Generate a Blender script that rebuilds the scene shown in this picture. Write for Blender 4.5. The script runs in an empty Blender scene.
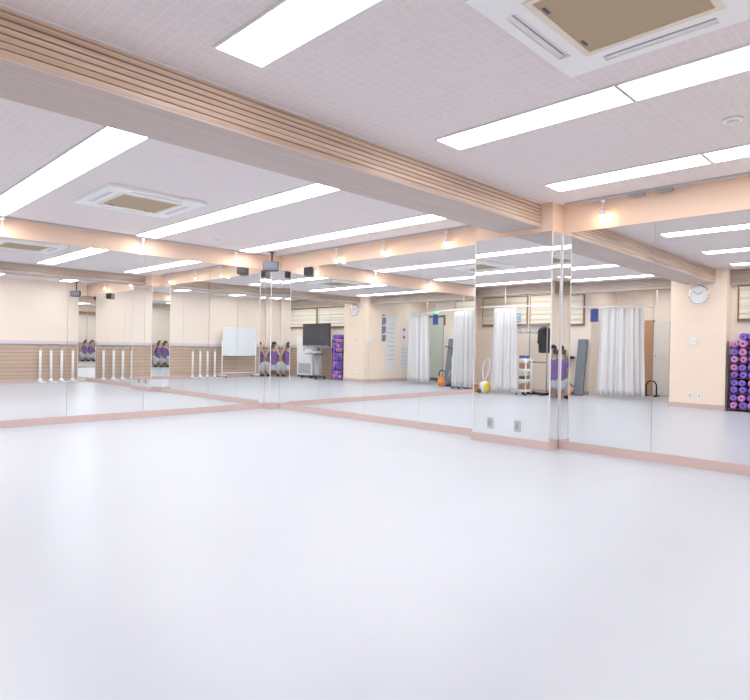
import bpy, bmesh, math, random
from mathutils import Vector, Matrix
random.seed(7)
SC = bpy.context.scene
COL = SC.collection
PI = math.pi

# ------------------------------------------------------------------ room measures (metres; X to the right wall, Y to the left wall)
DU, DV, H, S = 5.537, 7.7475, 2.468, 2.182
H2 = 2.405                                  # the ceiling beyond the beam is a little lower
def HC(v): return H2 if v > 3.22 else H
EL, ER = 0.0052, -0.0042
B = 2.228
BV1, BV2 = 2.983, 3.459
PU, PV1, PV2 = 5.355, 2.861, 3.772
BW = -0.362
BASE = 0.085
CU, CV1, CV2 = -0.42, 2.80, 3.71          # free-standing side of the left column
LW = -0.72                                  # left side wall (south bay)
RW = -1.62                                  # back of the curtained recess
NW = 8.60                                   # north end of the recess
AW = -3.0                                   # end of the entrance passage
KU, KV = 5.35, 7.60                         # mirrored column in the far corner

def ru(v): return DU + math.tan(ER) * (v - DV)
def lv(u): return DV + math.tan(EL) * (u - DU)

# ------------------------------------------------------------------ materials
def new_mat(name):
    m = bpy.data.materials.new(name); m.use_nodes = True
    nt = m.node_tree; b = nt.nodes['Principled BSDF']
    return m, nt, b
def setp(b, **k):
    for n, v in k.items():
        n = n.replace('_', ' ')
        if n in b.inputs: b.inputs[n].default_value = v
def plain(name, c, rough=.6, metal=0, spec=.4, vary=.04, scale=8, bump=0):
    m, nt, b = new_mat(name)
    setp(b, Roughness=rough, Metallic=metal)
    b.inputs['Specular IOR Level'].default_value = spec
    tc = nt.nodes.new('ShaderNodeTexCoord'); nz = nt.nodes.new('ShaderNodeTexNoise')
    nz.inputs['Scale'].default_value = scale; nz.inputs['Detail'].default_value = 4
    nt.links.new(tc.outputs['Object'], nz.inputs['Vector'])
    mx = nt.nodes.new('ShaderNodeMix'); mx.data_type = 'RGBA'
    mx.inputs[6].default_value = (*[x * (1 - vary) for x in c], 1)
    mx.inputs[7].default_value = (*[min(1, x * (1 + vary)) for x in c], 1)
    nt.links.new(nz.outputs['Fac'], mx.inputs[0]); nt.links.new(mx.outputs[2], b.inputs['Base Color'])
    if bump:
        bp = nt.nodes.new('ShaderNodeBump'); bp.inputs['Strength'].default_value = bump; bp.inputs['Distance'].default_value = .003
        nt.links.new(nz.outputs['Fac'], bp.inputs['Height']); nt.links.new(bp.outputs['Normal'], b.inputs['Normal'])
    return m
def emit(name, c, s):
    m, nt, b = new_mat(name)
    setp(b, Roughness=.5)
    b.inputs['Base Color'].default_value = (*c, 1)
    b.inputs['Emission Color'].default_value = (*c, 1); b.inputs['Emission Strength'].default_value = s
    return m
def wood(name, c1, c2, axis=0, rough=.5, lines=0, line_axis=2, stretch=14):
    """grain running along `axis`; optional fine joint lines across line_axis"""
    m, nt, b = new_mat(name)
    setp(b, Roughness=rough)
    tc = nt.nodes.new('ShaderNodeTexCoord'); mp = nt.nodes.new('ShaderNodeMapping')
    sc = [stretch * 3] * 3; sc[axis] = 1.2
    mp.inputs['Scale'].default_value = sc
    nt.links.new(tc.outputs['Object'], mp.inputs['Vector'])
    nz = nt.nodes.new('ShaderNodeTexNoise'); nz.inputs['Scale'].default_value = 1; nz.inputs['Detail'].default_value = 5
    nt.links.new(mp.outputs['Vector'], nz.inputs['Vector'])
    rp = nt.nodes.new('ShaderNodeValToRGB')
    rp.color_ramp.elements[0].position = .35; rp.color_ramp.elements[0].color = (*c1, 1)
    rp.color_ramp.elements[1].position = .65; rp.color_ramp.elements[1].color = (*c2, 1)
    nt.links.new(nz.outputs['Fac'], rp.inputs['Fac'])
    out = rp.outputs['Color']
    if lines:
        sp = nt.nodes.new('ShaderNodeSeparateXYZ'); nt.links.new(tc.outputs['Object'], sp.inputs[0])
        ml = nt.nodes.new('ShaderNodeMath'); ml.operation = 'MULTIPLY'; ml.inputs[1].default_value = lines
        nt.links.new(sp.outputs[line_axis], ml.inputs[0])
        fr = nt.nodes.new('ShaderNodeMath'); fr.operation = 'FRACT'; nt.links.new(ml.outputs[0], fr.inputs[0])
        gt = nt.nodes.new('ShaderNodeMath'); gt.operation = 'GREATER_THAN'; gt.inputs[1].default_value = .82
        nt.links.new(fr.outputs[0], gt.inputs[0])
        mx = nt.nodes.new('ShaderNodeMix'); mx.data_type = 'RGBA'; mx.blend_type = 'MULTIPLY'
        mx.inputs[7].default_value = (.72, .68, .66, 1)
        nt.links.new(gt.outputs[0], mx.inputs[0]); nt.links.new(out, mx.inputs[6]); out = mx.outputs[2]
    nt.links.new(out, b.inputs['Base Color'])
    return m

def ceiling_mat():
    m, nt, b = new_mat('ceiling_board')
    setp(b, Roughness=.9)
    b.inputs['Specular IOR Level'].default_value = .1
    tc = nt.nodes.new('ShaderNodeTexCoord')
    br = nt.nodes.new('ShaderNodeTexBrick')
    br.offset = 0; br.squash = 1
    br.inputs['Scale'].default_value = 1
    br.inputs['Brick Width'].default_value = .062; br.inputs['Row Height'].default_value = .062
    br.inputs['Mortar Size'].default_value = .0045; br.inputs['Mortar Smooth'].default_value = .5
    br.inputs['Color1'].default_value = (.86, .775, .765, 1); br.inputs['Color2'].default_value = (.885, .80, .79, 1)
    br.inputs['Mortar'].default_value = (.92, .855, .845, 1)
    nt.links.new(tc.outputs['Object'], br.inputs['Vector'])
    nz = nt.nodes.new('ShaderNodeTexNoise'); nz.inputs['Scale'].default_value = 60; nz.inputs['Detail'].default_value = 3
    nt.links.new(tc.outputs['Object'], nz.inputs['Vector'])
    mx = nt.nodes.new('ShaderNodeMix'); mx.data_type = 'RGBA'; mx.blend_type = 'MULTIPLY'; mx.inputs[0].default_value = .18
    nt.links.new(br.outputs['Color'], mx.inputs[6]); nt.links.new(nz.outputs['Fac'], mx.inputs[7])
    nt.links.new(mx.outputs[2], b.inputs['Base Color'])
    return m
def floor_mat():
    m, nt, b = new_mat('vinyl_floor')
    setp(b, Roughness=.28)
    b.inputs['Specular IOR Level'].default_value = .45
    tc = nt.nodes.new('ShaderNodeTexCoord')
    nz = nt.nodes.new('ShaderNodeTexNoise'); nz.inputs['Scale'].default_value = 1.4; nz.inputs['Detail'].default_value = 6
    nt.links.new(tc.outputs['Object'], nz.inputs['Vector'])
    rp = nt.nodes.new('ShaderNodeValToRGB')
    rp.color_ramp.elements[0].position = .3; rp.color_ramp.elements[0].color = (.495, .525, .60, 1)
    rp.color_ramp.elements[1].position = .7; rp.color_ramp.elements[1].color = (.515, .545, .615, 1)
    nt.links.new(nz.outputs['Fac'], rp.inputs['Fac']); nt.links.new(rp.outputs['Color'], b.inputs['Base Color'])
    n2 = nt.nodes.new('ShaderNodeTexNoise'); n2.inputs['Scale'].default_value = 40; n2.inputs['Detail'].default_value = 3
    nt.links.new(tc.outputs['Object'], n2.inputs['Vector'])
    r2 = nt.nodes.new('ShaderNodeMapRange'); r2.inputs[3].default_value = .29; r2.inputs[4].default_value = .33
    nt.links.new(n2.outputs['Fac'], r2.inputs[0]); nt.links.new(r2.outputs[0], b.inputs['Roughness'])
    return m
def mirror_mat():
    m, nt, b = new_mat('mirror_glass')
    setp(b, Roughness=0.0, Metallic=1.0)
    tc = nt.nodes.new('ShaderNodeTexCoord'); nz = nt.nodes.new('ShaderNodeTexNoise'); nz.inputs['Scale'].default_value = .6
    nt.links.new(tc.outputs['Object'], nz.inputs['Vector'])
    mx = nt.nodes.new('ShaderNodeMix'); mx.data_type = 'RGBA'
    mx.inputs[6].default_value = (.925, .945, .94, 1); mx.inputs[7].default_value = (.94, .955, .95, 1)
    nt.links.new(nz.outputs['Fac'], mx.inputs[0]); nt.links.new(mx.outputs[2], b.inputs['Base Color'])
    return m
def blind_mat():
    m, nt, b = new_mat('blind_cloth')
    setp(b, Roughness=.8)
    tc = nt.nodes.new('ShaderNodeTexCoord'); sp = nt.nodes.new('ShaderNodeSeparateXYZ'); nt.links.new(tc.outputs['Object'], sp.inputs[0])
    ml = nt.nodes.new('ShaderNodeMath'); ml.operation = 'MULTIPLY'; ml.inputs[1].default_value = 7.2; nt.links.new(sp.outputs[2], ml.inputs[0])
    fr = nt.nodes.new('ShaderNodeMath'); fr.operation = 'FRACT'; nt.links.new(ml.outputs[0], fr.inputs[0])
    rp = nt.nodes.new('ShaderNodeValToRGB')
    e = rp.color_ramp.elements
    e[0].position = 0; e[0].color = (.70, .60, .44, 1); e[1].position = .45; e[1].color = (.86, .80, .68, 1)
    nt.links.new(fr.outputs[0], rp.inputs['Fac']); nt.links.new(rp.outputs['Color'], b.inputs['Base Color'])
    return m

M = {}
M['ceil'] = ceiling_mat(); M['floor'] = floor_mat(); M['mirror'] = mirror_mat(); M['blind'] = blind_mat()
M['peach'] = plain('peach_wall_paint', (.83, .60, .46), .8, vary=.02, scale=3)
M['cream'] = plain('cream_wall_paper', (.92, .795, .695), .8, vary=.02, scale=3)
M['column'] = plain('column_peach_paint', (.97, .785, .63), .8, vary=.02, scale=3)
M['skirt'] = plain('pink_beige_skirting', (.64, .47, .435), .5, vary=.03)
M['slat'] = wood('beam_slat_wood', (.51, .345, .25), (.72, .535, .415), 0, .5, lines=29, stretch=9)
M['slat_shaded'] = wood('beam_slat_wood_shaded', (.40, .30, .24), (.55, .42, .34), 0, .5, lines=29, stretch=9)  # same slats, darker: shade of the beam's far face put into the colour
M['slatdark'] = wood('beam_groove_wood', (.30, .18, .125), (.36, .22, .155), 0, .6)
M['under'] = wood('beam_underside_wood', (.53, .425, .38), (.60, .495, .45), 0, .6, lines=34, line_axis=1)
M['slat_y'] = wood('bulkhead_slat_wood', (.40, .31, .26), (.50, .40, .34), 1, .5)
M['slatdark_y'] = wood('bulkhead_groove_wood', (.22, .15, .11), (.28, .19, .14), 1, .6)
M['wains'] = wood('wainscot_wood', (.52, .37, .275), (.60, .445, .34), 0, .5, lines=11, line_axis=2)
M['wains_y'] = wood('side_wainscot_wood', (.52, .37, .275), (.60, .445, .34), 1, .5, lines=11, line_axis=2)
M['rail'] = plain('lavender_rail', (.68, .65, .69), .5)
M['brown'] = wood('brown_window_wood', (.26, .15, .09), (.34, .20, .13), 1, .5)
M['orangewood'] = wood('orange_door_wood', (.50, .26, .14), (.58, .32, .18), 2, .5)
M['white'] = plain('white_paint', (.90, .90, .90), .45, vary=.01)
M['offwhite'] = plain('offwhite_plastic', (.78, .77, .79), .45, vary=.02)
M['lgrey'] = plain('light_grey_plastic', (.50, .50, .53), .5)
M['grey'] = plain('grey_metal', (.34, .34, .36), .4, metal=.4)
M['slot'] = plain('slot_grey', (.16, .16, .17), .6)
M['grille'] = plain('bluish_grey_mesh', (.10, .105, .14), .6)
M['dgrey'] = plain('dark_grey_plastic', (.075, .075, .085), .5)
M['black'] = plain('black_plastic', (.02, .02, .022), .45)
M['screen'] = plain('dark_screen_glass', (.03, .025, .03), .12, spec=.6)
M['chrome'] = plain('chrome_metal', (.75, .75, .77), .2, metal=1)
M['tan'] = plain('tan_filter_mesh', (.44, .335, .215), .8, vary=.05, scale=200)
M['creamtrim'] = plain('cream_plastic_border', (.80, .70, .58), .5)
M['curtain'] = plain('white_curtain_cloth', (.755, .745, .755), .85, vary=.02, scale=20)
M['panel'] = plain('beige_door_panel', (.86, .81, .755), .6)
M['glassgreen'] = plain('pale_green_door_glass', (.60, .68, .60), .25)
M['doorframe'] = plain('dark_brown_door_frame', (.17, .12, .105), .45)
M['green'] = emit('exit_green', (.05, .55, .28), .9)
M['exitwhite'] = emit('exit_white', (.9, 1, .92), 1.0)
M['tube'] = emit('fluorescent_diffuser', (.97, .985, 1.0), 9.5)
M['bulb'] = emit('warm_bulb', (1.0, .66, .38), 110)
M['blue'] = plain('blue_cloth', (.06, .09, .30), .8)
M['lblue'] = plain('light_blue_card', (.20, .42, .75), .6)
M['jacket'] = plain('black_cloth', (.035, .033, .04), .9)
M['greycloth'] = plain('grey_cloth', (.42, .44, .44), .9)
M['mat'] = plain('slate_grey_mat', (.16, .175, .205), .8)
M['yellow'] = plain('yellow_plastic', (.80, .56, .05), .45)
M['orange'] = plain('orange_cloth', (.80, .30, .10), .8)
M['red'] = plain('red_print', (.62, .03, .07), .6)
M['paper'] = plain('white_paper', (.80, .80, .84), .7)
M['slate'] = plain('slate_blue_plastic', (.19, .23, .33), .5)
M['purple'] = plain('purple_foam', (.22, .115, .60), .7)
M['pink'] = plain('pink_foam', (.62, .22, .55), .7)
M['hole'] = plain('dark_hole', (.05, .03, .09), .9)
M['rackdark'] = plain('dark_rack_metal', (.07, .05, .06), .5)
M['purpleshirt'] = plain('purple_shirt_cloth', (.21, .13, .37), .85)
M['skin'] = plain('skin', (.72, .47, .36), .55)
M['hair'] = plain('black_hair', (.02, .015, .014), .5, scale=40, vary=.3)
M['trouser'] = plain('pale_grey_trousers', (.62, .63, .65), .85)
M['lips'] = plain('lips', (.55, .25, .22), .5)
M['board'] = plain('whiteboard_enamel', (.80, .84, .89), .25, spec=.5)
M['box'] = plain('brown_carton', (.36, .22, .15), .8)

# ------------------------------------------------------------------ mesh helpers
def tag(o, label=None, cat=None, group=None, kind=None):
    if label: o['label'] = label
    if cat: o['category'] = cat
    if group: o['group'] = group
    if kind: o['kind'] = kind
    return o
def finish(name, bm, mats, parent=None, smooth=False):
    me = bpy.data.meshes.new(name); bm.normal_update(); bm.to_mesh(me); bm.free()
    if not isinstance(mats, (list, tuple)): mats = [mats]
    for m in mats: me.materials.append(m)
    if smooth:
        for p in me.polygons: p.use_smooth = True
    o = bpy.data.objects.new(name, me); COL.objects.link(o)
    if parent: o.parent = parent
    return o
def thing(name, label, cat, loc=(0, 0, 0), rz=0, group=None):
    o = bpy.data.objects.new(name, None); COL.objects.link(o); o.empty_display_size = .1
    o.location = loc; o.rotation_euler = (0, 0, rz)
    return tag(o, label, cat, group)
def box(bm, x0, x1, y0, y1, z0, z1, mi=0, bev=0):
    vs = [bm.verts.new((x, y, z)) for x in (x0, x1) for y in (y0, y1) for z in (z0, z1)]
    fs = [(0, 1, 3, 2), (4, 6, 7, 5), (0, 4, 5, 1), (2, 3, 7, 6), (0, 2, 6, 4), (1, 5, 7, 3)]
    F = [bm.faces.new([vs[i] for i in f]) for f in fs]
    for f in F: f.material_index = mi
    if bev:
        es = list({e for f in F for e in f.edges})
        r = bmesh.ops.bevel(bm, geom=es, offset=bev, segments=2, affect='EDGES', profile=.5)
        for f in r['faces']: f.material_index = mi
    return F
def BX(name, m, dims, parent=None, bev=0):
    bm = bmesh.new(); box(bm, *dims, bev=bev); return finish(name, bm, m, parent)
def prism(bm, pts, z0, z1, mi=0):
    """plan polygon (ccw) extruded in z"""
    a = [bm.verts.new((p[0], p[1], z0)) for p in pts]; b = [bm.verts.new((p[0], p[1], z1)) for p in pts]
    n = len(pts); F = [bm.faces.new(a[::-1]), bm.faces.new(b)]
    for i in range(n): F.append(bm.faces.new((a[i], a[(i + 1) % n], b[(i + 1) % n], b[i])))
    for f in F: f.material_index = mi
    return F
def tube(bm, pts, r, seg=10, mi=0, caps=True):
    pts = [Vector(p) for p in pts]; n = len(pts); rings = []
    ref = None
    for i, p in enumerate(pts):
        t = (pts[min(i + 1, n - 1)] - pts[max(i - 1, 0)]).normalized()
        if ref is None:
            ref = Vector((0, 0, 1)) if abs(t.z) < .9 else Vector((1, 0, 0))
        a = (ref - t * ref.dot(t)).normalized(); ref = a; b = t.cross(a)
        rr = r[i] if isinstance(r, (list, tuple)) else r
        rings.append([bm.verts.new(p + (a * math.cos(2 * PI * k / seg) + b * math.sin(2 * PI * k / seg)) * rr) for k in range(seg)])
    for i in range(n - 1):
        for k in range(seg):
            f = bm.faces.new((rings[i][k], rings[i][(k + 1) % seg], rings[i + 1][(k + 1) % seg], rings[i + 1][k]))
            f.material_index = mi; f.smooth = True
    if caps:
        for f in (bm.faces.new(rings[0][::-1]), bm.faces.new(rings[-1])): f.material_index = mi
def lathe(bm, prof, seg=24, axis='z', origin=(0, 0, 0), mi=0):
    """prof: (radius, height) list, revolved about axis"""
    o = Vector(origin); rings = []
    def P(r, h, a):
        c, s = r * math.cos(a), r * math.sin(a)
        return o + (Vector((c, s, h)) if axis == 'z' else Vector((h, c, s)) if axis == 'x' else Vector((s, h, c)))
    for r, h in prof:
        rings.append([bm.verts.new(P(max(r, 1e-5), h, 2 * PI * k / seg)) for k in range(seg)])
    for i in range(len(prof) - 1):
        for k in range(seg):
            f = bm.faces.new((rings[i][k], rings[i][(k + 1) % seg], rings[i + 1][(k + 1) % seg], rings[i + 1][k]))
            f.material_index = mi; f.smooth = True
    for f in (bm.faces.new(rings[0][::-1]), bm.faces.new(rings[-1])): f.material_index = mi
def TB(name, m, pts, r, parent=None, seg=10):
    bm = bmesh.new(); tube(bm, pts, r, seg); return finish(name, bm, m, parent)
def LT(name, m, prof, parent=None, axis='z', origin=(0, 0, 0), seg=24):
    bm = bmesh.new(); lathe(bm, prof, seg, axis, origin); return finish(name, bm, m, parent)
def struct(name, bm, m): return tag(finish(name, bm, m), kind='structure')
def SB(name, m, dims):
    bm = bmesh.new(); box(bm, *dims); return struct(name, bm, m)
def ordinal(k): return ['first', 'second', 'third', 'fourth', 'fifth', 'sixth', 'seventh', 'eighth', 'ninth'][k]
def copy_thing(src, loc, rz, label):
    r = src.copy(); COL.objects.link(r); r.location = loc; r.rotation_euler = (0, 0, rz); r['label'] = label
    for ch in list(src.children):
        c = ch.copy(); COL.objects.link(c); c.parent = r
        for g in list(ch.children):
            d = g.copy(); COL.objects.link(d); d.parent = c
    return r

# wall frames: a point at distance s from the far corner, d into the room
def RP(v, d): n = (-math.cos(ER), math.sin(ER)); return (ru(v) + n[0] * d, v + n[1] * d)
def LP(u, d): n = (math.sin(EL), -math.cos(EL)); return (u + n[0] * d, lv(u) + n[1] * d)

# ------------------------------------------------------------------ setting
SB('floor', M['floor'], (AW - .2, DU + .3, BW - .2, NW + .2, -.1, 0))
SB('ceiling', M['ceil'], (AW - .2, DU + .3, BW - .2, 3.22, H, H + .1))
SB('ceiling', M['ceil'], (AW - .2, DU + .3, 3.2201, NW + .2, H2, H + .1))

def wall_with_lip(name, P, a, b, lip=True):
    bm = bmesh.new()
    def pr(d0, d1, z0, z1):
        pts = [P(a, d0), P(b, d0), P(b, d1), P(a, d1)]
        prism(bm, pts, z0, z1)
    pr(-.16, -.012, 0, H)
    if lip: pr(-.0119, 0, S, H)
    bmesh.ops.recalc_face_normals(bm, faces=bm.faces)
    return struct(name, bm, M['peach'])
wall_with_lip('wall_right', RP, BW - .1, NW)
wall_with_lip('wall_front', LP, -.27, DU + .0)
SB('wall_back', M['cream'], (LW, DU + .02, BW - .15, BW, 0, H))
SB('wall_left', M['cream'], (LW - .15, LW, BW - .15, CV1, 0, H))
SB('wall_recess', M['cream'], (RW - .12, RW, 5.75, NW, 0, H))
SB('wall_north', M['cream'], (RW - .12, -.27, NW, NW + .12, 0, H))
SB('wall_inside', M['cream'], (AW, RW - .12, 5.75, 5.87, 0, H))
SB('wall_passage', M['cream'], (AW, CU - .601, CV2 - .12, CV2, 0, H))
SB('wall_end', M['cream'], (AW - .12, AW, CV2 - .12, 5.87, 0, H))
SB('pillar', M['column'], (CU - .6, CU, CV1, CV2, 0, H))                      # clock column
# mirrored pillar on the right wall, core behind the glass, flush head above it
bm = bmesh.new()
box(bm, PU + .012, DU + .15, PV1 + .014, PV2 - .012, 0, S)
box(bm, PU, DU + .15, PV1, PV2, S, H)
struct('pillar', bm, M['peach'])
bm = bmesh.new()
box(bm, KU + .012, DU + .1, KV + .012, DV + .1, 0, S)
box(bm, KU, DU + .1, KV, DV + .1, S, H)
struct('pillar', bm, M['peach'])

# slatted ceiling beam
def slat_beam(name, x0, x1, y0, y1, z0, z1, along, ms, md, mu):
    bm = bmesh.new(); n = 7
    if along == 'x':
        box(bm, x0, x1, y0 + .016, y1 - .016, z0 + .012, z1, 1)
        box(bm, x0, x1, y0, y1, z0, z0 + .012, 2)
        p = (z1 - z0 - .012) / n
        for k in range(n):
            a = z0 + .012 + k * p
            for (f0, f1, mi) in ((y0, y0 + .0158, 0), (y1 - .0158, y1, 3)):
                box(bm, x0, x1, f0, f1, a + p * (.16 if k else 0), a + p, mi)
    else:
        box(bm, x0 + .016, x1 - .016, y0, y1, z0 + .012, z1, 1)
        box(bm, x0, x1, y0, y1, z0, z0 + .012, 2)
        p = (z1 - z0 - .012) / n
        for k in range(n):
            a = z0 + .012 + k * p
            for (f0, f1) in ((x0, x0 + .0158), (x1 - .0158, x1)):
                box(bm, f0, f1, y0, y1, a + p * (.3 if k else 0), a + p, 0)
    return struct(name, bm, [ms, md, mu, M['slat_shaded']])
slat_beam('ceiling_beam', CU, PU, BV1, BV2, B, H, 'x', M['slat'], M['slatdark'], M['under'])
slat_beam('side_beam', -.86, -.60, BW, CV1, 2.2, H, 'y', M['slat_y'], M['slatdark_y'], M['slat_y'])
slat_beam('side_beam', -.86, -.60, CV2, NW, 2.2, H2, 'y', M['slat_y'], M['slatdark_y'], M['slat_y'])
n = 0
def trim(m, dims):
    global n; n += 1
    return SB('trim_%d' % n, m, dims)
for (a, b, h) in ((BV1 - .012, BV1, H), (BV2, BV2 + .012, H2)): trim(M['offwhite'], (CU, PU, a, b, h - .012, h - .001))

# baseboards
def base_along(name, P, a, b):
    bm = bmesh.new(); prism(bm, [P(a, -.0118), P(b, -.0118), P(b, .010), P(a, .010)], .0005, BASE)
    bmesh.ops.recalc_face_normals(bm, faces=bm.faces); return struct(name, bm, M['skirt'])
base_along('baseboard_right', RP, BW, PV1 - .011)
base_along('baseboard_right_far', RP, PV2 + .011, KV - .011)
base_along('baseboard_front', LP, -.27, KU - .011)
bm = bmesh.new()
box(bm, PU - .010, PU + .0118, PV1 - .010, PV2 + .010, .0005, BASE)
box(bm, PU + .0119, DU - .012, PV1 - .010, PV1 + .0118, .0005, BASE)
box(bm, PU + .0119, DU - .012, PV2 - .0118, PV2 + .010, .0005, BASE)
struct('baseboard_pillar', bm, M['skirt'])
bm = bmesh.new()
box(bm, KU - .010, KU + .0118, KV - .010, lv(KU) - .012, .0005, BASE)
box(bm, KU + .0119, DU - .012, KV - .010, KV + .0118, .0005, BASE)
struct('baseboard_corner', bm, M['skirt'])
SB('baseboard_back', M['skirt'], (LW + .02, 5.34, BW, BW + .012, .0005, BASE))
bm = bmesh.new()
box(bm, CU, CU + .010, CV1 - .01, CV2 + .01, .0005, BASE); box(bm, LW, CU - .0001, CV1 - .010, CV1, .0005, BASE); box(bm, CU - .6, CU - .0001, CV2, CV2 + .010, .0005, BASE)
struct('baseboard_column', bm, M['skirt'])
SB('baseboard_passage', M['skirt'], (AW + .01, CU - .61, CV2, CV2 + .010, .0005, BASE))
SB('baseboard_recess', M['skirt'], (RW, RW + .010, 5.76, NW - .01, .0005, BASE))
SB('baseboard_end', M['skirt'], (AW, AW + .010, 4.75, 5.74, .0005, BASE))

# wainscot and rail on the back and left walls
trim(M['wains'], (LW + .012, 5.345, BW, BW + .011, BASE, .93))
trim(M['rail'], (LW + .045, 5.345, BW, BW + .045, .93, 1.01))
trim(M['wains_y'], (LW, LW + .011, BW + .012, CV1, 0.0005, .93))
trim(M['rail'], (LW, LW + .045, BW, CV1, .93, 1.01))

# ------------------------------------------------------------------ mirrors
MG = 'wall mirror panels'
def mirror(label, A, Bp, nrm, z0=BASE + .001, z1=S - .001, th=.008):
    """front face along A->B, thickness away from nrm"""
    A = Vector(A); Bp = Vector(Bp); nrm = Vector(nrm).normalized(); d = (Bp - A).normalized() * .0018
    A = A + d; Bp = Bp - d
    bm = bmesh.new()
    prism(bm, [A, Bp, Bp - nrm * th, A - nrm * th], z0, z1)
    bmesh.ops.recalc_face_normals(bm, faces=bm.faces)
    return tag(finish('mirror_panel', bm, M['mirror']), label, 'mirror', MG)
nR = (-math.cos(ER), math.sin(ER)); nL = (math.sin(EL), -math.cos(EL))
vs = [KV - .001, 6.65, 5.69, 4.73, PV2 + .001]
for k in range(4):
    mirror('tall mirror on right wall beyond the pillar, %s panel from far corner' % ordinal(k), RP(vs[k], 0), RP(vs[k + 1], 0), nR)
vs = [PV1 - .004, 1.96, 1.05, .14, BW + .002]
for k in range(4):
    mirror('tall mirror on right wall before the pillar, %s panel from pillar' % ordinal(k), RP(vs[k], 0), RP(vs[k + 1], 0), nR)
us = [KU - .002, 4.37, 3.41, 2.45, 1.49, .53, -.27]
for k in range(6):
    mirror('tall mirror on far left wall, %s panel from far corner' % ordinal(k), LP(us[k], 0), LP(us[k + 1], 0), nL)
EPS = .012
mirror('mirror on the broad front face of the pillar, two sockets let into it', (PU, PV1), (PU, PV2), (-1, 0))
mirror('narrow mirror on the near side of the pillar', (ru(PV1) - .001, PV1), (PU + .001, PV1 - .002), (-EPS, -1))
mirror('narrow mirror on the far side of the pillar', (PU + .001, PV2), (ru(PV2) - .001, PV2), (0, 1))
mirror('narrow mirror on the left face of the far corner column', (KU, lv(KU) - .001), (KU - .001, KV), (-1, -.008))
mirror('narrow mirror on the right face of the far corner column', (KU + .001, KV - .003), (ru(KV) - .001, KV), (-EPS, -1))
mirror('narrow mirror at the end of the back wall beside the wainscot', (5.36, BW + .0095), (ru(BW) - .002, BW + .0095), (0, 1))
# pale metal edge strips
for (x, y) in ((PU - .004, PV1 - .006), (PU - .004, PV2 - .004), (KU - .004, KV - .006)):
    trim(M['offwhite'], (x, x + .009, y, y + .009, BASE + .001, S - .001))
trim(M['offwhite'], (ru(PV1) - .010, ru(PV1) - .001, PV1 - .012, PV1 - .003, BASE + .001, S - .001))

# sockets in the pillar mirror
def socket(x, y, z, face, label, nm='wall_socket', cat='wall socket'):
    rz = {'-x': 0, '+x': PI}[face]
    t = thing(nm, label, cat, (x, y, z), rz)
    BX('cover_plate', M['lgrey'], (-.008, 0, -.035, .035, -.058, .058), t, bev=.002)
    bm = bmesh.new(); box(bm, -.0105, -.0082, -.014, .014, -.03, .03); finish('socket_face', bm, M['grey'], t)
    return t
socket(PU - .0003, 3.545, .205, '-x', 'grey wall socket in the pillar mirror, the one nearer the far corner')
socket(PU - .0003, 3.215, .205, '-x', 'grey wall socket in the pillar mirror, the one nearer the camera')

# ------------------------------------------------------------------ ceiling lights
LG = 'recessed fluorescent lights in the ceiling'
t0 = thing('ceiling_light', 'x', 'ceiling light', (0, 0, H), 0, LG)
W2, L2 = .145, .632
bm = bmesh.new()
for d in ((-W2, -W2 + .012, -L2, L2), (W2 - .012, W2, -L2, L2), (-W2 + .012, W2 - .012, -L2, -L2 + .010), (-W2 + .012, W2 - .012, L2 - .010, L2)):
    box(bm, *d, -.012, -.0005)
finish('frame', bm, M['offwhite'], t0)
bm = bmesh.new(); box(bm, -W2 + .0125, W2 - .0125, -L2 + .0105, L2 - .0105, -.010, -.003); finish('diffuser', bm, M['tube'], t0)
rows_s = [(-.05 + .145, 'window side row'), (1.476 + .145, 'second row from windows'), (3.203 + .145, 'row beside air conditioner'), (4.736 + .145, 'right mirror row')]
rows_n = [(-.20 + .145, 'curtain side row'), (1.455 + .145, 'second row from curtains'), (3.20 + .145, 'row beside air conditioner'), (4.74 + .145, 'right mirror row')]
first = True
def put_light(u, v, label):
    global first
    if first:
        t0.location = (u, v, HC(v)); t0['label'] = label; first = False
    else: copy_thing(t0, (u, v, HC(v)), 0, label)
for u, nm in rows_s:
    for k in range(2):
        put_light(u, 2.622 - L2 - k * 1.27, 'lit ceiling light on near side of beam, %s, %s section from beam' % (nm, ordinal(k)))
for u, nm in rows_n:
    for k in range(3):
        put_light(u, 3.80 + L2 + k * 1.27, 'lit ceiling light on far side of beam, %s, %s section from beam' % (nm, ordinal(k)))

put_light(-1.05, 6.9, 'added fill light on the curtained recess ceiling above the clothes rack')  # fill lamp added to lift the shadows in the recess
put_light(-2.2, 4.72, 'lit ceiling light over the entrance passage')
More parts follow.
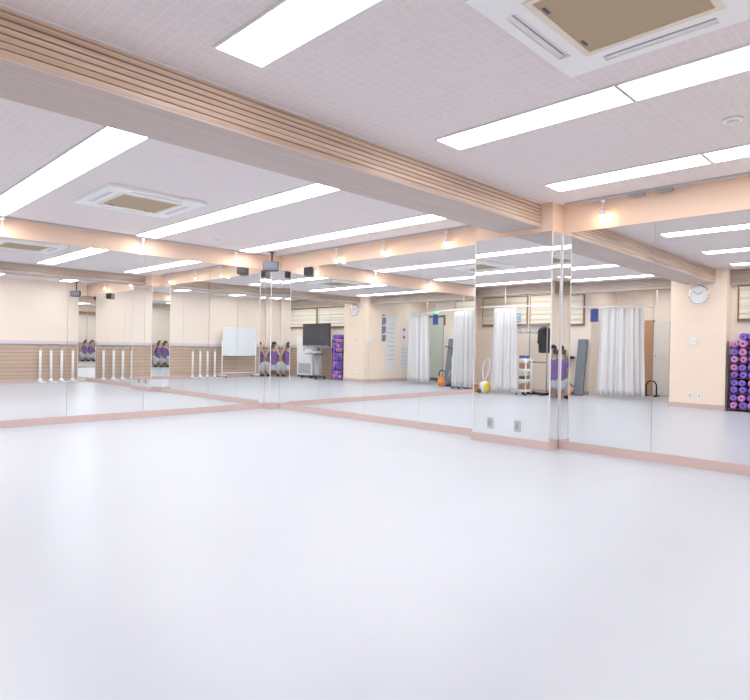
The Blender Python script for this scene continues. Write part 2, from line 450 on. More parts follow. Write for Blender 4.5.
# ------------------------------------------------------------------ air conditioners
def aircon(u, v, label):
    t = thing('air_conditioner', label, 'air conditioner', (u, v, HC(v))); h = .465
    bm = bmesh.new()                                      # panel with a central opening and four slots
    g = .30
    o = h; z0, z1 = -.032, -.001
    s0, s1, sl = .355, .415, .25                          # slots
    for sx, sy in ((1, 0), (-1, 0), (0, 1), (0, -1)):
        def bb(a0, a1, b0, b1):
            if sx: x0, x1 = sorted((sx * a0, sx * a1)); box(bm, x0, x1, b0, b1, z0, z1)
            else: y0, y1 = sorted((sy * a0, sy * a1)); box(bm, b0, b1, y0, y1, z0, z1)
        bb(g, s0, -s0 if sx else -g, s0 if sx else g)
        e = s1 if sx else s0
        bb(s0, s1, -s1 if sx else -s0, -sl); bb(s0, s1, sl, s1 if sx else s0)
        bb(s1, o, -o if sx else -s1, o if sx else s1)
    finish('panel', bm, M['white'], t)
    bm = bmesh.new()
    for d in ((-g, g, -g, -g + .03), (-g, g, g - .03, g), (-g, -g + .03, -g + .03, g - .03), (g - .03, g, -g + .03, g - .03)): box(bm, *d, -.036, -.001)
    gr = finish('grille_frame', bm, M['creamtrim'], t)
    BX('filter', M['tan'], (-g + .0302, g - .0302, -g + .0302, g - .0302, -.030, -.001), gr)
    for sx in (-.18, .18): BX('clip', M['dgrey'], (sx - .025, sx + .025, g - .052, g - .04, -.034, -.0301), gr)
    for k in range(4):
        f = bpy.data.objects.new('louver', None)
        bm = bmesh.new()
        box(bm, s0 + .0005, s0 + .03, -sl + .001, sl - .001, -.018, -.012); box(bm, s0 + .034, s1 - .0005, -sl + .001, sl - .001, -.024, -.018)
        box(bm, s0 + .0005, s1 - .0005, -sl + .001, sl - .001, -.006, -.001, 1)
        bmesh.ops.rotate(bm, verts=bm.verts, cent=(0, 0, 0), matrix=Matrix.Rotation(k * PI / 2, 3, 'Z'))
        finish('louver', bm, [M['offwhite'], M['slot']], t); bpy.data.objects.remove(f)
    return t
aircon(2.445, 1.005, 'square white ceiling air conditioner with tan filter on the near side of the beam')
aircon(2.475, 5.76, 'square white ceiling air conditioner with tan filter beyond the beam')

# smoke detectors
def detector(u, v, label):
    t = thing('smoke_detector', label, 'smoke detector', (u, v, HC(v)))
    LT('base', M['white'], [(.055, -.001), (.055, -.014), (.05, -.018)], t)
    LT('sensor_cap', M['offwhite'], [(.036, -.0181), (.034, -.03), (.02, -.036)], t)
detector(4.18, 1.02, 'round white smoke detector between the lights before the beam')
detector(4.10, 7.08, 'round white smoke detector on the ceiling close to the far left wall')

# ------------------------------------------------------------------ spotlights on tracks
TG = 'ceiling tracks above the mirrors'
def track(P, a, b, label):
    bm = bmesh.new(); h = HC(max(P(a, 0)[1], P(b, 0)[1])); prism(bm, [P(a, .055), P(b, .055), P(b, .085), P(a, .085)], h - .022, h - .0005)
    bmesh.ops.recalc_face_normals(bm, faces=bm.faces)
    tag(finish('lighting_track', bm, M['lgrey']), label, 'lighting track', TG)
track(RP, BW + .3, PV1 - .06, 'grey ceiling track above the right mirrors before the pillar')
track(RP, PV2 + .06, KV - .06, 'grey ceiling track above the right mirrors beyond the pillar')
track(LP, .1, KU - .06, 'grey ceiling track above the far left mirrors')
SG = 'small warm spotlights hung above the mirrors'
def spotlight(P, a, z, label, inward):
    px, py = P(a, .07); t = thing('spotlight', label, 'spotlight', (px, py, HC(py)), 0, SG)
    z += .015; L = z - HC(py)
    LT('mount', M['offwhite'], [(.024, -.0225), (.024, -.05), (.012, -.055)], t, seg=14)
    TB('stem', M['offwhite'], [(0, 0, -.054), (0, 0, L + .055)], .006, t, 8)
    LT('lamp_head', M['offwhite'], [(.010, L + .055), (.022, L + .045), (.030, L + .008), (.026, L + .004)], t, seg=16)
    LT('bulb', M['bulb'], [(.012, L + .003), (.017, L - .010), (.011, L - .022), (.003, L - .027)], t, seg=16)
for v, z, lab in ((2.42, 2.275, 'the one before the pillar'), (4.29, 2.215, 'nearest beyond the pillar'), (5.30, 2.215, 'second beyond the pillar'), (6.22, 2.195, 'third beyond the pillar'), (.95, 2.275, 'near the back wall')):
    spotlight(RP, v, z, 'small warm spotlight hanging over the right wall mirrors, ' + lab, (-1, 0))
for u, z, lab in ((4.75, 2.205, 'nearest the far corner'), (3.34, 2.215, 'between the two seams'), (1.73, 2.215, 'farthest from the corner')):
    spotlight(LP, u, z, 'small warm spotlight hanging over the far left mirrors, ' + ('second from the far corner' if u == 3.34 else lab), (0, -1))
# grey track adapters
for v, lab in ((2.10, 'nearer the pillar'), (1.86, 'farther from the pillar')):
    px, py = RP(v, .07)
    tag(BX('track_adapter', M['grey'], (px - .022, px + .022, py - .07, py + .07, H - .05, H - .0225), bev=.006), 'grey box adapter on the ceiling track before the pillar, ' + lab, 'track adapter')

# hanging corner speakers
def speaker(u, v, z, rz, label):
    t = thing('hanging_speaker', label, 'speaker', (u, v, z), rz)     # front looks along local -y
    bm = bmesh.new()
    prism(bm, [(-.125, -.09), (.125, -.09), (.085, .06), (-.085, .06)], -.068, .075)
    bmesh.ops.bevel(bm, geom=list(bm.edges), offset=.012, segments=2, affect='EDGES')
    bmesh.ops.recalc_face_normals(bm, faces=bm.faces)
    finish('cabinet', bm, M['dgrey'], t)
    BX('front_grille', M['grille'], (-.10, .10, -.096, -.0885, -.055, .055), t, bev=.002)
    TB('hanging_pole', M['black'], [(0, 0, .074), (0, 0, HC(v) - z - .012)], .014, t, 10)
    LT('ceiling_plate', M['black'], [(.04, HC(v) - z - .0115), (.04, HC(v) - z - .001)], t, seg=16)
speaker(5.19, 7.37, 2.18, -PI / 4, 'dark speaker hung from the ceiling on a pole before the far mirrored corner')
speaker(5.17, .03, 2.18, -3 * PI / 4, 'dark speaker hung from the ceiling on a pole by the back wall')

# ------------------------------------------------------------------ windows and blinds
def window(k, x, y0, y1, z0, z1):
    bm = bmesh.new(); f = .035
    box(bm, x, x + .02, y0, y1, z0 - f, z0); box(bm, x, x + .02, y0, y1, z1, z1 + .02)
    box(bm, x, x + .02, y0, y0 + .025, z0 + .0005, z1 - .0005); box(bm, x, x + .02, y1 - .025, y1, z0 + .0005, z1 - .0005)
    box(bm, x, x + .045, y0, y1, z0 - f - .012, z0 - f)
    w = struct('window_%d' % k, bm, M['brown'])
    g = BX('pane', M['board'], (x, x + .004, y0 + .026, y1 - .026, z0 + .001, z1 - .001), w)
def blind(x, y0, y1, z0, z1, label):
    t = thing('roman_blind', label, 'blind', (x, 0, 0), 0, 'cream blinds over the windows')
    BX('headrail', M['creamtrim'], (0.005, .03, y0, y1, z1 - .03, z1), t)
    bm = bmesh.new(); n = 6; p = (z1 - .03 - z0) / n
    for k in range(n):
        a = z0 + k * p
        vv = [(.006, a), (.024, a + .004), (.012, a + p), (.006, a + p)]
        A = [bm.verts.new((q[0], y0 + .003, q[1])) for q in vv]; Bq = [bm.verts.new((q[0], y1 - .003, q[1])) for q in vv]
        for i in range(4): bm.faces.new((A[i], A[(i + 1) % 4], Bq[(i + 1) % 4], Bq[i]))
        bm.faces.new(A[::-1]); bm.faces.new(Bq)
    bmesh.ops.recalc_face_normals(bm, faces=bm.faces)
    finish('cloth', bm, M['blind'], t)
window(1, LW, -.25, 1.22, 1.60, 2.17); window(2, LW, 1.27, 2.70, 1.60, 2.17)
blind(LW + .022, -.22, 1.19, 1.605, 2.165, 'cream pleated blind over the side window nearest the back wall')
blind(LW + .022, 1.30, 2.67, 1.605, 2.165, 'cream pleated blind over the side window between television and clock column')
window(3, RW, 5.90, 7.12, 1.60, 2.25); window(4, RW, 7.17, 8.44, 1.60, 2.25)
blind(RW + .022, 5.93, 7.09, 1.605, 2.245, 'cream pleated blind over the recess window above the leaning mat')
blind(RW + .022, 7.20, 8.41, 1.605, 2.245, 'cream pleated blind over the recess window behind the white curtain')

# ------------------------------------------------------------------ entrance door, sign
bm = bmesh.new()
y0, y1, zt = 3.88, 4.44, 1.93
box(bm, AW, AW + .03, y0 - .05, y0, .0005, zt + .07); box(bm, AW, AW + .03, y1, y1 + .06, .0005, zt + .07); box(bm, AW, AW + .03, y0, y1, zt, zt + .07)
d = struct('door_1', bm, M['doorframe'])
BX('door_glass', M['glassgreen'], (AW + .001, AW + .018, y0 + .001, y1 - .001, .09, zt - .001), d)
BX('kick_rail', M['doorframe'], (AW + .001, AW + .022, y0 + .001, y1 - .001, .004, .089), d)
TB('handle', M['chrome'], [(AW + .045, y0 + .08, .8), (AW + .045, y0 + .08, 1.15)], .01, d)
t = thing('exit_sign', 'green and white emergency exit sign above the entrance door', 'exit sign', (AW, 4.16, 2.06))
BX('housing', M['white'], (.001, .04, -.17, .17, -.075, .075), t, bev=.004)
BX('green_face', M['green'], (.0402, .043, -.155, .155, -.062, .062), t)
bm = bmesh.new()                                           # white doorway, running figure and arrow
box(bm, .0432, .0445, -.05, .03, -.05, .05)
finish('doorway_mark', bm, M['exitwhite'], t)
bm = bmesh.new()
lathe(bm, [(.011, .0447), (.011, .0455)], 14, 'x', (0, -.012, .034))
tube(bm, [(.0451, -.012, .022), (.0451, -.004, -.008)], .006, 6); tube(bm, [(.0451, -.004, -.008), (.0451, -.03, -.022), (.0451, -.036, -.042)], .0045, 6)
tube(bm, [(.0451, -.004, -.008), (.0451, .015, -.028), (.0451, .026, -.03)], .0045, 6); tube(bm, [(.0451, -.010, .016), (.0451, -.03, .006)], .0035, 6)
tube(bm, [(.0451, -.010, .016), (.0451, .012, .012)], .0035, 6)
finish('running_figure_mark', bm, M['green'], t)
bm = bmesh.new()
box(bm, .0432, .0445, .075, .125, -.006, .006); prism(bm, [(.0432, .05), (.0445, .05), (.0445, .0755), (.0432, .0755)], -.02, .02)
finish('arrow_mark', bm, M['exitwhite'], t)
# beige door panel and its orange frame post in the passage, left wall of it
SB('trim_20', M['orangewood'], (AW + .001, AW + .12, 4.86, 5.05, .0005, 1.72))
t = thing('folding_door_panel', 'beige tall panel standing beside the orange post at the passage end', 'door panel', (AW + .06, 4.68, 0))
BX('leaf', M['panel'], (.0, .035, -.17, .175, .012, 1.68), t, bev=.003)
LT('knob', M['chrome'], [(.006, .0352), (.014, .05), (.012, .062)], t, axis='x', origin=(0, .12, .9), seg=12)

# ------------------------------------------------------------------ wall notices in the passage (face +y)
def notice(x0, x1, z0, z1, label, m=M['paper'], cat='poster'):
    t = thing('poster', label, cat, ((x0 + x1) / 2, CV2 + .0004, z0))
    w = (x1 - x0) / 2
    BX('sheet', m, (-w, w, 0, .004, 0, z1 - z0), t); return t, w
t, w = notice(-1.64, -1.24, .38, 1.92, 'tall white notice sheet beside the slate leaflet holder in the passage')
for k in range(9): BX('print_line', M['lgrey'], (-w + .05, w - .05 - .05 * (k % 3), .0042, .005, .25 + k * .13, .27 + k * .13), t)
t, w = notice(-2.25, -1.87, .38, 1.12, 'white notice sheet low on the passage wall under the red-marked card')
for k in range(5): BX('print_line', M['lgrey'], (-w + .04, w - .06, .0042, .005, .12 + k * .11, .135 + k * .11), t)
t, w = notice(-2.13, -1.83, 1.16, 1.66, 'small white card with two red marks on the passage wall')
for k in range(2): LT('red_mark', M['red'], [(.048, .0042), (.048, .006)], t, axis='y', origin=(-.03, 0, .14 + k * .23), seg=20)
t = thing('leaflet_holder', 'slate blue leaflet holder with three pockets on the passage wall', 'leaflet holder', (-1.12, CV2, 1.16))
BX('back_plate', M['slate'], (-.06, .06, 0, .008, 0, .78), t)
for k in range(3):
    bm = bmesh.new(); z = .02 + k * .25
    box(bm, -.058, .058, .045, .050, z, z + .17); box(bm, -.058, .058, .0082, .045, z, z + .006); box(bm, -.058, -.053, .0082, .045, z + .006, z + .17); box(bm, .053, .058, .0082, .045, z + .006, z + .17)
    p = finish('pocket', bm, M['slate'], t)
    BX('leaflets', M['paper'], (-.05, .05, .012, .040, z + .007, z + .21), p)
t = thing('wall_telephone', 'white entry telephone on the passage side of the clock column', 'telephone', (-.60, CV2, 1.15))
BX('body', M['white'], (-.05, .05, 0, .03, 0, .17), t, bev=.005); BX('handset', M['offwhite'], (-.045, -.005, .0302, .05, .01, .16), t, bev=.006)

# ------------------------------------------------------------------ clock, switch, sockets on the column
t = thing('wall_clock', 'round white wall clock on the column under the beam end', 'clock', (CU + .0005, 3.24, 2.035))
LT('rim', M['chrome'], [(.165, 0), (.168, .02), (.160, .032), (.150, .030)], t, axis='x', seg=40)
LT('dial', M['white'], [(.1495, .0302), (.1495, .031)], t, axis='x', seg=40)
bm = bmesh.new()
for k in range(12):
    a = k * PI / 6; c, s_ = math.cos(a), math.sin(a); q = .012 if k % 3 else .02
    TB('hour_mark', M['dgrey'], [(.0322, .138 * s_, .138 * c), (.0322, (.138 - q) * s_, (.138 - q) * c)], .003, t, 5)
for nm, ang, ln, r in (('hour_hand', 305, .075, .005), ('minute_hand', 58, .115, .0035)):
    a = math.radians(ang); TB(nm, M['black'], [(.035, 0, 0), (.035, ln * math.sin(a), ln * math.cos(a))], r, t, 6)
t = thing('light_switch', 'white light switch plate on the clock column', 'light switch', (CU + .0005, 3.32, 1.20))
BX('plate', M['white'], (0, .008, -.06, .06, -.06, .06), t, bev=.002)
for k in (-.025, .025): BX('rocker', M['offwhite'], (.0082, .012, k - .015, k + .015, -.03, .03), t)
for y, lab in ((3.36, 'nearer the passage'), (3.20, 'nearer the roll rack')):
    t = thing('wall_socket', 'white socket plate low on the clock column, ' + lab, 'wall socket', (CU + .0005, y, .22))
    BX('cover_plate', M['white'], (0, .008, -.035, .035, -.06, .06), t, bev=.002); BX('socket_face', M['lgrey'], (.0082, .010, -.012, .012, -.03, .03), t)

# ------------------------------------------------------------------ curtains on a ceiling-hung rail
RZ, RU = 1.935, -.50
t = thing('curtain_rail', 'white L-shaped curtain rail hung on rods before the recess', 'curtain rail', (RU, 0, RZ))
TB('rail', M['white'], [(.10, 7.66, 0), (.04, 6.75, 0), (-.18, 6.15, 0), (-.52, 5.72, 0), (-.68, 5.45, 0), (-.70, 4.78, 0), (-.74, 4.63, 0), (-.86, 4.55, 0), (-1.7, 4.52, 0)], .014, t, 10)
for (x, y) in ((.06, 7.05), (-.52, 5.72), (-.695, 5.0), (-.74, 4.63), (-1.6, 4.523)):
    r = TB('hanging_rod', M['white'], [(x, y, .0145), (x, y, H2 - RZ - .008)], .007, t, 8)
    LT('ceiling_plate', M['white'], [(.03, H2 - RZ - .0078), (.03, H2 - RZ - .001)], r, origin=(x, y, 0), seg=14)
def curtain(path, z0, z1, amp, waves, label, flare=1.0):
    """pleated sheet along a plan path"""
    path = [Vector((*p, 0)) for p in path]
    seg = [(path[i + 1] - path[i]).length for i in range(len(path) - 1)]; L = sum(seg)
    def at(s):
        for i, l in enumerate(seg):
            if s <= l or i == len(seg) - 1:
                d = (path[i + 1] - path[i]).normalized(); return path[i] + d * s, Vector((d.y, -d.x, 0))
            s -= l
    t = thing('curtain', label, 'curtain', (path[0].x, path[0].y, z0), 0, 'white curtains on the recess rail'); o = Vector((path[0].x, path[0].y, z0))
    bm = bmesh.new(); N = waves * 10; K = 14; grid = []
    mid = L / 2
    for k in range(K + 1):
        f = k / K; z = z0 + (z1 - z0) * f; row = []
        for i in range(N + 1):
            s = L * i / N; fl = 1 + (flare - 1) * (1 - f)
            p, nr = at(min(max(mid + (s - mid) * 1.0, 0), L))
            ph = i / N * waves * 2 * PI
            a = amp * (.55 + .45 * math.sin(i * .37 + 1.3)) * (1.0 - .35 * f)
            q = p + nr * (math.sin(ph) * a + .012 * math.sin(ph * .31 + f * 2)) * 1
            tn = Vector((-nr.y, nr.x, 0)); q = q + tn * ((s - mid) * (fl - 1))
            row.append(bm.verts.new((q.x - o.x, q.y - o.y, z - z0)))
        grid.append(row)
    for k in range(K):
        for i in range(N): bm.faces.new((grid[k][i], grid[k][i + 1], grid[k + 1][i + 1], grid[k + 1][i]))
    c = finish('cloth', bm, M['curtain'], t, True)
    md = c.modifiers.new('thick', 'SOLIDIFY'); md.thickness = .003
    for i in range(waves):
        p, nr = at(L * (i + .5) / waves); p = p - o
        LT('hook', M['offwhite'], [(.004, z1 - z0 - .01), (.006, z1 - z0 + .004), (.003, z1 - z0 + .018)], t, origin=(p.x, p.y, 0), seg=8)
curtain([(RU + .08, 7.33), (RU + .04, 6.78)], .07, RZ - .035, .075, 7, 'white curtain bunched on the rail by the far left mirror', 1.18)
curtain([(RU - .67, 5.34), (RU - .70, 4.80), (RU - .74, 4.63), (RU - .86, 4.55)], .07, RZ - .035, .075, 9, 'white curtain gathered round the corner of the rail, by the passage', 1.14)

# ------------------------------------------------------------------ whiteboard on the back wall
t = thing('whiteboard', 'white rolling whiteboard on a white stand before the back wall wainscot', 'whiteboard', (1.24, BW + .30, 0))
BX('board', M['board'], (-.55, .55, -.012, .012, .68, 1.50), t, bev=.004)
bm = bmesh.new()
for d in ((-.565, .565, 1.50, 1.515), (-.565, .565, .665, .68)): box(bm, d[0], d[1], -.015, .015, d[2], d[3])
for x in (-.565, .55): box(bm, x, x + .015, -.015, .015, .6802, 1.4998)
finish('board_frame', bm, M['white'], t)
BX('pen_tray', M['offwhite'], (-.4, .4, .0152, .06, .655, .668), t)
for x in (-.59, .59):
    TB('upright', M['white'], [(x, 0, .062), (x, 0, 1.10)], .017, t)
    f = TB('foot', M['white'], [(x, -.24, .072), (x, .24, .072)], .018, t)
    for y in (-.21, .21): LT('caster', M['black'], [(.012, -.012), (.026, -.010), (.026, .010), (.012, .012)], f, axis='x', origin=(x, y, .0262), seg=14)
TB('cross_bar', M['white'], [(-.575, 0, .14), (.575, 0, .14)], .013, t)

# ------------------------------------------------------------------ barre stands on the back wall
BG = 'white barre stands along the back wall'
t = thing('barre_stand', 'x', 'barre stand', (0, 0, 0), 0, BG); b0 = t
bm = bmesh.new(); box(bm, -.035, .035, -.05, .34, .0005, .022, bev=.006); box(bm, -.12, .12, -.045, .0, .0006, .0215, bev=.006); lathe(bm, [(.075, .022), (.05, .05), (.03, .10)], 16)
finish('base', bm, M['white'], t)
TB('post', M['white'], [(0, 0, .0225), (0, 0, .80)], .0295, t, 14)
LT('collar', M['lgrey'], [(.034, .78), (.034, .83), (.018, .84)], t, seg=14)
bm = bmesh.new()
tube(bm, [(0, 0, .84), (-.02, 0, .87), (-.05, 0, .90), (-.055, 0, .925)], .008, 8); tube(bm, [(0, 0, .84), (.02, 0, .87), (.05, 0, .90), (.055, 0, .925)], .008, 8)
finish('fork', M['lgrey'] and bm, M['grey'], t)
us1 = [5.20, 4.94, 4.70, 4.46]; us2 = [2.69, 2.45, 2.21, 1.97]
for i, u in enumerate(us1 + us2):
    lab = 'white barre stand at back wall, %s from the %s' % (ordinal(i % 4), 'mirror wall' if i < 4 else 'mirror side in the set beside whiteboard')
    if i == 0: b0.location = (u, BW + .13, 0); b0['label'] = lab
    else: copy_thing(b0, (u, BW + .13, 0), 0, lab)

# ------------------------------------------------------------------ television, white cabinet
t = thing('television', 'large dark flat television on a grey wheeled stand by the side windows', 'television', (-.30, 1.68, 0))
BX('case', M['black'], (-.03, .02, -.64, .64, .98, 1.68), t, bev=.006)
BX('screen', M['screen'], (.0205, .023, -.62, .62, 1.02, 1.665), t)
BX('speaker_bar', M['grey'], (.0205, .026, -.62, .62, .985, 1.012), t)
BX('mount_plate', M['grey'], (-.055, -.0305, -.2, .2, 1.15, 1.5), t)
for y in (-.14, .14): TB('column', M['lgrey'], [(-.075, y, .09), (-.075, y, 1.5)], .022, t)
BX('shelf', M['dgrey'], (-.10, .24, -.24, .24, .74, .765), t, bev=.004)
BX('column_cover', M['lgrey'], (-.055, -.045, -.115, .115, .12, .735), t)
bm = bmesh.new(); box(bm, -.10, .30, -.36, -.30, .06, .09); box(bm, -.10, .30, .30, .36, .06, .09); box(bm, -.11, -.04, -.30, .30, .0605, .0895); fo = finish('base', bm, M['dgrey'], t)
for x in (-.06, .27):
    for y in (-.33, .33): LT('caster', M['black'], [(.014, -.012), (.029, -.010), (.029, .010), (.014, .012)], fo, axis='y', origin=(x, y, .0295), seg=14)
t = thing('video_player', 'white box device on the television stand shelf', 'video player', (-.23, 1.68, .7655))
BX('body', M['offwhite'], (-.11, .11, -.17, .17, .004, .075), t, bev=.004); BX('front_slot', M['dgrey'], (.1102, .112, -.12, .05, .03, .04), t)
for y in (-.13, .13): LT('foot', M['black'], [(.012, 0), (.012, .0042)], t, origin=(.05, y, 0), seg=10)
t = thing('storage_cabinet', 'white wheeled cabinet against the side wall between whiteboard and television', 'cabinet', (-.60, .93, 0))
BX('carcass', M['white'], (-.07, .14, -.38, .38, .08, 1.30), t, bev=.004)
for s_ in (-1, 1):
    a, b_ = sorted((s_ * .003, s_ * .372)); dr = BX('door', M['white'], (.1402, .158, a, b_, .50, 1.285), t, bev=.002)
    TB('handle', M['grey'], [(.165, s_ * .03, .84), (.165, s_ * .03, .96)], .006, dr, 8)
BX('lower_panel', M['lgrey'], (.1402, .15, -.30, .30, .13, .45), t, bev=.002)
for x in (-.03, .10):
    for y in (-.33, .33): LT('caster', M['black'], [(.016, -.014), (.036, -.012), (.036, .012), (.016, .014)], t, axis='y', origin=(x, y, .0365), seg=14)

# ------------------------------------------------------------------ rack of foam rolls beside the clock column
RX, RY0, RY1 = -.40, 2.30, 2.775
t = thing('roll_rack', 'dark shelf rack packed with purple and pink rolls beside the clock column', 'rack', (0, 0, 0))
ND, rr = 5, .062
tiers = [.05 + k * .262 for k in range(ND)]
for x in (LW + .06, RX):
    for y in (RY0, RY1 - .018): BX('post', M['rackdark'], (x - .018, x, y, y + .018, .0005, 1.20), t)
for k, z in enumerate(tiers):
    BX('shelf', M['rackdark'], (LW + .043, RX - .0005, RY0 + .0185, RY1 - .0185, z - .014, z), t)
rt = thing('foam_roll', 'x', 'foam roll', (0, 0, 0), 0, 'purple and pink rolls in the rack')
def roll_mesh(m):
    bm = bmesh.new()
    R = rr - .0015
    lathe(bm, [(.018, .305), (R * .55, .308), (R - .006, .306), (R, .298), (R, .002), (R - .006, 0), (.018, .002)], 20, 'x')
    return bm
protos = {}; rnd = random.Random(4)
for c in ('purple', 'pink'):
    p = rt if c == 'purple' else thing('foam_roll', 'x', 'foam roll', (0, 0, 0), 0, 'purple and pink rolls in the rack')
    finish('foam', roll_mesh(M[c]), M[c], p)
    LT('core_hole', M['hole'], [(.0178, .303), (.0178, .3085)], p, axis='x', seg=14)
    protos[c] = [p, False]
pinks = {(4, 0, 1), (4, 0, 2), (3, 0, 2), (3, 1, 1), (3, 0, 1), (2, 1, 2), (0, 0, 0), (0, 0, 2), (0, 1, 1), (1, 1, 0)}
for k, z in enumerate(tiers):
    for row in range(2):
        for j in range(3):
            if k == 4 and row == 1 and j == 2: continue
            c = 'pink' if (k, row, j) in pinks else 'purple'
            y = RY0 + .0185 + .012 + rr + j * (2 * rr + .012) + (.012 if row else 0) * (1 if j < 2 else 0)
            zz = z + rr + row * (rr * 1.97 + .0005)
            lab = '%s foam roll, %s shelf from floor, %s row, %s from clock column' % (c, ordinal(k), 'upper' if row else 'lower', ordinal(2 - j))
            sc = rnd.choice((1, .97, .9, .86)); loc = (RX - .318 + rnd.uniform(.0, .05), y + rnd.uniform(-.004, .004), zz - rr * (1 - sc) * (1 + row * .97 * 2) * (1 if row == 0 else .34))
            pr, used = protos[c]
            if not used: pr.location = loc; pr['label'] = lab; protos[c][1] = True
            else: copy_thing(pr, loc, 0, lab).scale = (1, sc, sc)

# ------------------------------------------------------------------ things in the recess
# shelf cart
t = thing('drawer_cart', 'narrow white shelf cart of four tiers beside the far curtain', 'cart', (-.72, 6.72, 0))
for (x, y) in ((-.12, -.11), (-.12, .11), (.12, -.11), (.12, .11)): TB('post', M['white'], [(x, y, .05), (x, y, .80)], .012, t, 8)
for k in range(4):
    z = .08 + k * .225
    bm = bmesh.new(); box(bm, -.105, .105, -.095, .095, z, z + .012)
    for d in ((-.105, .105, -.095, -.088), (-.105, .105, .088, .095), (-.105, -.098, -.088, .088), (.098, .105, -.088, .088)): box(bm, *d, z + .0121, z + .05)
    finish('tray', bm, M['white'], t)
for (x, y) in ((-.12, -.11), (-.12, .11), (.12, -.11), (.12, .11)): LT('caster', M['black'], [(.01, -.01), (.0235, -.008), (.0235, .008), (.01, .01)], t, axis='y', origin=(x, y, .024), seg=12)
for k, (m, lab, nm) in enumerate(((M['box'], 'brown box on the lowest tier of the white shelf cart', 'box'), (M['dgrey'], 'dark folded cloth on the second tier of the white shelf cart', 'folded_cloth'), (M['box'], 'brown box on the third tier of the white shelf cart', 'box'), (M['blue'], 'dark blue bundle on the top tier of the white shelf cart', 'folded_cloth'))):
    z = .0925 + k * .225
    tag(BX(nm, m, (-.72 - .085, -.72 + .09, 6.72 - .08, 6.72 + .08, z, z + (.16 if nm == 'box' else .10)), bev=.012), lab, 'box' if nm == 'box' else 'cloth')
# clothes rack with hangers
t = thing('clothes_rack', 'grey metal clothes rack on a black base inside the recess', 'clothes rack', (-1.12, 6.78, 0))
for y in (-.38, .05): TB('upright', M['grey'], [(0, y, .05), (0, y, 1.55)], .014, t)
TB('hanging_bar', M['grey'], [(0, -.46, 1.55), (0, .42, 1.55)], .014, t); TB('lower_bar', M['brown'], [(0, -.365, .72), (0, .035, .72)], .016, t)
bm = bmesh.new()
for y in (-.38, .05): box(bm, -.24, .24, y - .03, y + .03, .0005, .05)
box(bm, -.03, .03, -.3495, .0195, .0005, .0495); finish('base', bm, M['black'], t)
HG = 'clothes hangers on the rack'
h0 = thing('clothes_hanger', 'x', 'hanger', (0, 0, 0), 0, HG)
TB('hook', M['chrome'], [(-.012, 0, .025), (0, 0, .034), (.017, 0, .017), (.012, 0, -.008), (0, 0, -.03), (0, 0, -.06)], .0035, h0, 6)
TB('shoulder_bar', M['greycloth'], [(0, 0, -.06), (.06, 0, -.085), (.2, 0, -.16), (.19, 0, -.175), (0, 0, -.172), (-.19, 0, -.175), (-.2, 0, -.16), (-.06, 0, -.085), (0, 0, -.06)], .008, h0, 6)
ys = [6.60, 6.66, 6.72, 6.78, 6.88, 6.98, 7.12]
for i, y in enumerate(ys):
    lab = 'grey clothes hanger on the recess rack, %s from the dark jacket' % ordinal(i)
    if i == 0: h0.location = (-1.12, y, 1.5495); h0.rotation_euler = (0, 0, .2); h0['label'] = lab
    else: copy_thing(h0, (-1.12, y, 1.5495), .2 - .05 * i + (i % 2) * .05, lab)
t = thing('jacket', 'dark jacket hanging at the end of the clothes rack', 'jacket', (-1.12, 6.46, 1.5495))
bm = bmesh.new()
prof = [(-.24, -.12), (-.08, -.045), (.08, -.045), (.24, -.12), (.27, -.42), (.20, -.43), (.19, -.62), (-.19, -.62), (-.20, -.43), (-.27, -.42)]
A = [bm.verts.new((x, -.05 - .015 * math.cos(x * 9), z)) for x, z in prof]; Bq = [bm.verts.new((x, .05 + .015 * math.cos(x * 9), z)) for x, z in prof]
bm.faces.new(A); bm.faces.new(Bq[::-1])
for i in range(len(prof)): bm.faces.new((A[i], Bq[i], Bq[(i + 1) % len(prof)], A[(i + 1) % len(prof)]))
bmesh.ops.recalc_face_normals(bm, faces=bm.faces)
bmesh.ops.bevel(bm, geom=list(bm.edges), offset=.015, segments=2, affect='EDGES')
finish('body', bm, M['jacket'], t)
TB('hook', M['chrome'], [(-.012, 0, .025), (0, 0, .034), (.017, 0, .017), (.012, 0, -.008), (0, 0, -.03), (0, 0, -.06)], .0035, t, 6)
# leaning mat, bags and the rest
t = thing('exercise_mat', 'slate grey folded mat leaning upright against the recess wall', 'mat', (RW + .28, 5.89, 0), 0)
bm = bmesh.new()
for k in range(2): box(bm, -.035 + k * .036, k * .036 - .001, -.105, .105, 0, 1.26, bev=.008)
bmesh.ops.rotate(bm, verts=bm.verts, cent=(0, 0, 0), matrix=Matrix.Rotation(-.16, 3, 'Y'))
zmin = min(v.co.z for v in bm.verts); bmesh.ops.translate(bm, verts=bm.verts, vec=(0, 0, .001 - zmin))
finish('folded_pad', bm, M['mat'], t)
def blob(bm, c, r, seed, flat=.3):
    rnd = random.Random(seed); res = bmesh.ops.create_icosphere(bm, subdivisions=3, radius=1)
    ph = [rnd.uniform(0, 6) for _ in range(6)]
    for v in res['verts']:
        k = 1 + .10 * math.sin(v.co.x * 4 + ph[0]) + .10 * math.sin(v.co.y * 5 + ph[1]) + .08 * math.sin(v.co.z * 6 + ph[2])
        v.co = Vector((c[0] + v.co.x * r[0] * k, c[1] + v.co.y * r[1] * k, c[2] + max(v.co.z * k, -.85) * r[2]))
    for f in bm.faces: f.smooth = True
t = thing('tote_bag', 'orange cloth bag slumped on the recess floor by the leaning mat', 'bag', (-.98, 5.98, 0))
bm = bmesh.new(); blob(bm, (0, 0, .118), (.12, .11, .14), 3); finish('sack', bm, M['orange'], t)
TB('strap', M['orange'], [(-.08, 0, .22), (-.06, .01, .30), (0, .02, .33), (.06, .01, .30), (.08, 0, .22)], .009, t, 8)
t = thing('exercise_bike', 'black exercise bike half hidden in the recess behind the orange bag', 'exercise bike', (-1.33, 6.17, 0))
